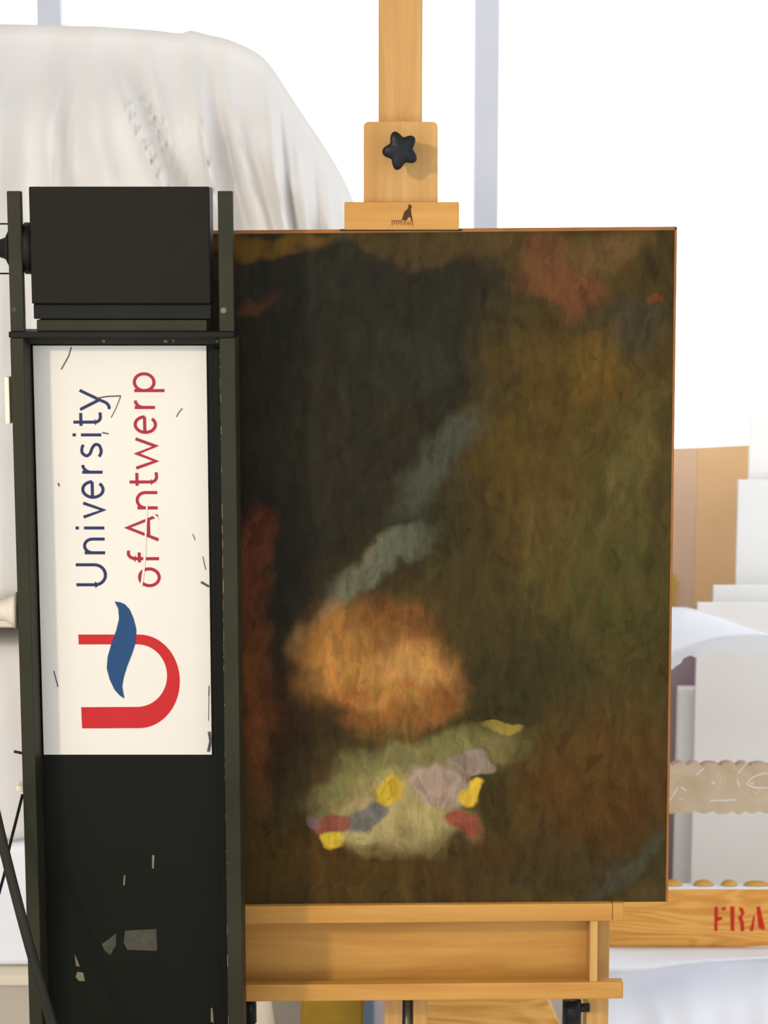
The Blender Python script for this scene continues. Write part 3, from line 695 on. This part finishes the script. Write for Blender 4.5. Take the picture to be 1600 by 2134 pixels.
# wooden panel with sloping side
bm = bmesh.new(); Yb = 0.45
pts = [P(893-40, 2030, Yb), P(1118, 2030, Yb), P(1190, 2190, Yb)]
xx = [(pts[0].x, pts[0].z), (pts[0].x, 0.0), (P(1260, 2300, Yb).x, 0.0), (P(1172, 2150, Yb).x, P(1172, 2150, Yb).z), (P(1146, 2095, Yb).x, P(1146, 2095, Yb).z), (P(1118, 2050, Yb).x, P(1118, 2050, Yb).z), (P(1080, 2030, Yb).x, pts[0].z)]
prism_bm(bm, xx, Yb, 0.022)
tag(link('wood_panel', bm, M['ply'], None), 'pale wooden panel with wavy grain and a slanting side below the tray', 'panel')
# cream cloth bundle
def bundle(name, cx, cy, rx, ry, h, mat, label, seed):
    r = random.Random(seed); bm = bmesh.new(); n, mr = 40, 14; rows = []
    for j in range(mr+1):
        t = j/mr; row = []
        for i in range(n):
            a = 2*math.pi*i/n
            k = 1+0.05*math.sin(5*a+seed)+0.04*math.sin(9*a+2*seed+t*3)
            rr = math.sin(t*math.pi/2)**0.6*k
            row.append(bm.verts.new((cx+rx*rr*math.cos(a), cy+ry*rr*math.sin(a), max(0.0, h*math.cos(t*math.pi/2)**0.7*(1+0.08*math.sin(7*a+t*5))))))
        rows.append(row)
    for a, b in zip(rows, rows[1:]):
        for i in range(n): bm.faces.new((a[i], a[(i+1) % n], b[(i+1) % n], b[i]))
    bm.faces.new(rows[-1])
    return tag(link(name, bm, mat, None, True), label, 'cloth')
bundle('cloth_bundle', -0.285, 0.66, 0.125, 0.11, 0.42, M['cream'], 'cream cloth bundle on the floor between column and olive case', 4)

# ------------------------------------------------------------------ background right: boxes, boards and slatted crate
KY = 0.95
# cardboard box, corner towards the viewer
By = 1.75
c0 = P(1449, 1100, By); zt = Zp(933, By)
cbx = thing('cardboard_sheet', (c0.x-0.05, By, 0), 'tall creased brown cardboard sheet standing behind the white boards', 'cardboard')
def leaf(name, a, b, mat):
    bm = bmesh.new(); t = Vector((0, 0.007))
    q = [Vector(a), Vector(b), Vector(b)+t, Vector(a)+t]
    lo_ = [bm.verts.new((p.x, p.y, 0)) for p in q]; hi_ = [bm.verts.new((p.x, p.y, zt)) for p in q]
    bm.faces.new(lo_); bm.faces.new(hi_)
    for i in range(4): bm.faces.new((lo_[i], lo_[(i+1) % 4], hi_[(i+1) % 4], hi_[i]))
    return link(name, bm, mat, cbx)
leaf('leaf', (c0.x-0.42, By-0.12), (c0.x-0.0002, By), M['card2'])
leaf('leaf', (c0.x+0.0002, By), (c0.x+0.34, By+0.14), M['card'])
yt = ppoly('tape', M['yellow'], [[(1396, 1195), (1409, 1200), (1408, 1212), (1416, 1216), (1407, 1232), (1408, 1268), (1396, 1268)]], By-0.022, 0.0006, cbx, 'yellow tape')
# white boards, stepped
for i, (a, py, Y, lab) in enumerate(((1557, 871, 1.62, 'tallest white board at the right edge of the photo'), (1536, 1001, 1.56, 'second tallest white board, just left of the tallest'),
                                     (1485, 1221, 1.44, 'white board whose top makes the middle step before the cardboard box'), (1453, 1257, 1.37, 'lowest white stepped board beside the cardboard box'))):
    m_ = 1100 if i < 2 else 1300
    o = pbox('white_board', M['white'], a, a+330-i*20, py, 1900, Y, 0.012, None, 0.0008, m_, None, 0.0)
    tag(o, lab, 'board', 'white boards stacked at the right')
o = pbox('white_board', M['white'], 1411, 1452, 1436, 1900, 1.42, 0.03, None, 0.002, 1600, None, 0.0); tag(o, 'narrow white board in the gap beside the dark canvas edge', 'board', 'white boards stacked at the right')
o = pbox('grey_board', M['mauve'], 1340, 1453, 1340, 1900, 1.48, 0.02, None, 0.002, 1600, None, 0.0); tag(o, 'dark mauve grey board behind the narrow white board', 'board')
# crate of slats
cr = thing('slatted_crate', (Xp(1500, 1900, KY), KY+0.15, 0), 'wooden slatted crate stencilled in red, wrapped in bubble film', 'crate')
kx0, kx1 = Xp(1268, 1910, KY), Xp(2050, 1910, KY)
def bumpy(name, mat, pxs, py0, py1, Y, depth, up, wavelen, h, parent, seed, label=None):
    """board whose upper and lower edges are scalloped by the wrapping"""
    r = random.Random(seed); top = []; bot = []
    def sc_(x0, x1, y, sgn, on):
        pts = []; x = x0
        while x < x1:
            wl = wavelen*r.uniform(0.7, 1.35); hh = h*r.uniform(0.7, 1.2) if on else 0
            for q in range(7):
                t = q/7; pts.append((x+wl*t, y-sgn*hh*math.sin(math.pi*t)**0.7))
            x += wl
        return pts
    top = sc_(pxs[0], pxs[1], py0, 1, up[0]); bot = sc_(pxs[0], pxs[1], py1, up[1], up[1] != 0)
    k = min(len(top), len(bot))
    bm = bmesh.new(); n = max(len(top), len(bot))
    def at(L, x):
        for a, b in zip(L, L[1:]):
            if a[0] <= x <= b[0]:
                t = (x-a[0])/max(1e-6, b[0]-a[0]); return a[1]+(b[1]-a[1])*t
        return L[-1][1]
    xs = [pxs[0]+(pxs[1]-pxs[0])*i/420 for i in range(421)]
    rows = []
    for x in xs:
        a = P(x, at(top, x), Y); b = P(x, at(bot, x), Y); xw = P(x, (py0+py1)/2, Y).x
        rows.append([bm.verts.new((xw, Y, a.z)), bm.verts.new((xw, Y+depth, a.z)), bm.verts.new((xw, Y+depth, b.z)), bm.verts.new((xw, Y, b.z))])
    for a, b in zip(rows, rows[1:]):
        for i in range(4): bm.faces.new((a[i], b[i], b[(i+1) % 4], a[(i+1) % 4]))
    bm.faces.new(rows[0]); bm.faces.new(rows[-1])
    return link(name, bm, mat, parent, label=label)
px_end = 1900
sl2 = bumpy('slat', M['pine'], (1270, px_end), 1854, 1976, KY, 0.02, (0, -1), 28, 5, cr, 5)
sl1 = bumpy('slat', M['film'], (1270, px_end), 1597, 1690, KY, 0.02, (1, -1), 33, 7, cr, 6, 'slat under plastic film')
# film line and amber bubbles on top of the stencilled slat
pbox('film_edge', M['cloth2'], 1270, px_end, 1849, 1853.5, KY, 0.02, cr, 0.0005)
x = 1380; r = random.Random(11)
while x < px_end-60:
    wl = r.uniform(30, 62); hb_ = r.uniform(10, 15)
    bm = bmesh.new(); c = P(x+wl/2, 1849, KY); rx = (P(x+wl, 1849, KY).x-P(x, 1849, KY).x)/2; rz = hb_*0.00078
    bmesh.ops.create_uvsphere(bm, u_segments=12, v_segments=8, radius=1)
    bmesh.ops.bisect_plane(bm, geom=bm.verts[:]+bm.edges[:]+bm.faces[:], plane_co=(0, 0, 0), plane_no=(0, 0, -1), clear_outer=True)
    for v in bm.verts: v.co = Vector((c.x+v.co.x*rx, KY+0.01+v.co.y*0.009, c.z+0.0002+v.co.z*rz))
    link('bubble', bm, M['amber'], cr, True); x += wl*r.uniform(1.0, 1.5)
F8 = lambda x, y: (1250+x*0.21875, 1820+y*0.21875)
sten = [[(1090,322),(1125,320),(1122,416),(1165,415),(1168,438),(1120,456),(1118,550),(1090,550)], [(1155,328),(1200,320),(1196,345),(1172,360)],
        [(1240,316),(1282,315),(1280,550),(1245,546)], [(1320,320),(1360,332),(1378,375),(1352,422),(1370,460),(1376,550),(1340,550),(1336,470),(1314,430),(1345,385)],
        [(1465,395),(1476,420),(1460,550),(1425,550)], [(1490,320),(1525,315),(1572,530),(1550,540),(1510,520)]]
ppoly('stencil_lettering', M['stencil'], [[F8(*p) for p in s_] for s_ in sten], KY-0.0006, 0.0008, sl2, 'red stencil letters F R A')
for a, pt_ in ((1300, 1408), (1700, 1392)):
    pbox('post', M['pine'], a, a+48, pt_, 2134, KY+0.0205, 0.04, cr, 0.002, 1800, None, 0.0)
bm = bmesh.new(); add_box(bm, kx0, Xp(px_end, 1910, KY), KY+0.0205, KY+0.35, 0.08, 0.0995, 0.002)
# shine along the film's creases, laid on the slat as pale ribbons
bm2 = bmesh.new()
for st in ([(1392,1672),(1404,1655),(1412,1642)], [(1418,1640),(1430,1648)], [(1450,1615),(1466,1602)], [(1480,1669),(1534,1667)], [(1536,1625),(1541,1640)], [(1556,1634),(1568,1620),(1590,1612),(1600,1612)], [(1556,1634),(1570,1641),(1600,1642)], [(1538,1612),(1556,1590)]):
    bmx = bm2; ribbon(bmx, spline(st, 4) if len(st) > 2 else st, 1.5, KY-0.0008, 0.0007)
fc = link('crease_shine', bm2, M['cloth2'], sl1, label='pale ribbons painted as shine on the plastic film creases'); fc['kind'] = 'stuff'
bm.free()
# curved white foam sheet lying over the crate
def foam():
    up = spline([(1280,1272),(1405,1265),(1450,1270),(1500,1285),(1550,1304),(1600,1322),(1680,1350),(1760,1385)], 8)
    dn = spline([(1280,1412),(1405,1361),(1450,1344),(1500,1330),(1550,1324),(1600,1323.5),(1680,1352),(1760,1388)], 8)
    bm = bmesh.new(); rows = []
    for (ux, uy), (dx, dy) in zip(up, dn):
        row = []
        for j in range(11):
            t = j/10; x = ux+(dx-ux)*t; y = uy+(dy-uy)*t
            Y = KY+0.30 - 0.34*t + 0.10*math.sin(math.pi*t)*0
            p = P(x, y, Y); row.append(bm.verts.new(p))
        rows.append(row)
    for a, b in zip(rows, rows[1:]):
        for i in range(10): bm.faces.new((a[i], a[i+1], b[i+1], b[i]))
    o = link('foam_sheet', bm, M['cloth2'], None, True)
    md = o.modifiers.new('thickness', 'SOLIDIFY'); md.thickness = 0.004; md.offset = -1
    return o
tag(foam(), 'curved white foam sheet arching over the crate beside the canvas', 'foam sheet')
hang = [(1290,1410),(1405,1362),(1450,1345),(1500,1331),(1550,1325),(1600,1324.5),(1680,1353),(1700,1380),(1640,1372),(1590,1366),(1540,1360),(1490,1358),(1466,1361),(1452,1371),(1438,1366),(1424,1372),(1418,1383),(1408,1388),(1403,1394),(1380,1402),(1290,1425)]
tag(ppoly('plastic_film', M['plastic'], [hang], KY-0.045, 0.001, None), 'milky plastic film hanging below the curved foam sheet', 'plastic film')
# white sheet heaped in front of the crate
def heap():
    bm = bmesh.new(); rows = []; nx, nz = 70, 40
    for j in range(nz+1):
        t = j/nz; row = []
        for i in range(nx+1):
            px = 1225+ (1900-1225)*i/nx
            ledge = 2024-36*ss(1290, 1480, px)-14*ss(1450, 1600, px)   # fold line
            py0 = 1968; 
            zz0 = Zp(py0, KY)
            # upper roll hangs, then tucks in under the fold, then spreads forward to the floor
            zf = Zp(ledge, KY)
            if t < 0.4:
                s = t/0.4; z = zz0+(zf-zz0)*s; y = KY-0.014-0.045*math.sin(math.pi*s)**0.8 + 0.026*s**3
            else:
                s = (t-0.4)/0.6; z = zf*(1-s)+0.004*s
                y = KY+0.012 - 0.05*ss(0.03, 0.3, s) - 0.24*s**1.6
            y -= (0.012*math.sin(px*0.035+t*4)+0.006*math.sin(px*0.083-t*7))*ss(0.4, 0.8, t)
            d = (px-1345-(t-0.45)*190)/14; y -= 0.012*math.exp(-d*d)*ss(0.45, 0.6, t)
            xw = P(px, 2000, KY).x
            row.append(bm.verts.new((xw, y, z)))
        rows.append(row)
    for a, b in zip(rows, rows[1:]):
        for i in range(nx): bm.faces.new((a[i], a[i+1], b[i+1], b[i]))
    o = link('packing_sheet', bm, M['cloth2'], None, True)
    md = o.modifiers.new('thickness', 'SOLIDIFY'); md.thickness = 0.003; md.offset = 1
    return o
tag(heap(), 'bluish white packing sheet folded below the stencilled slat', 'packing sheet')
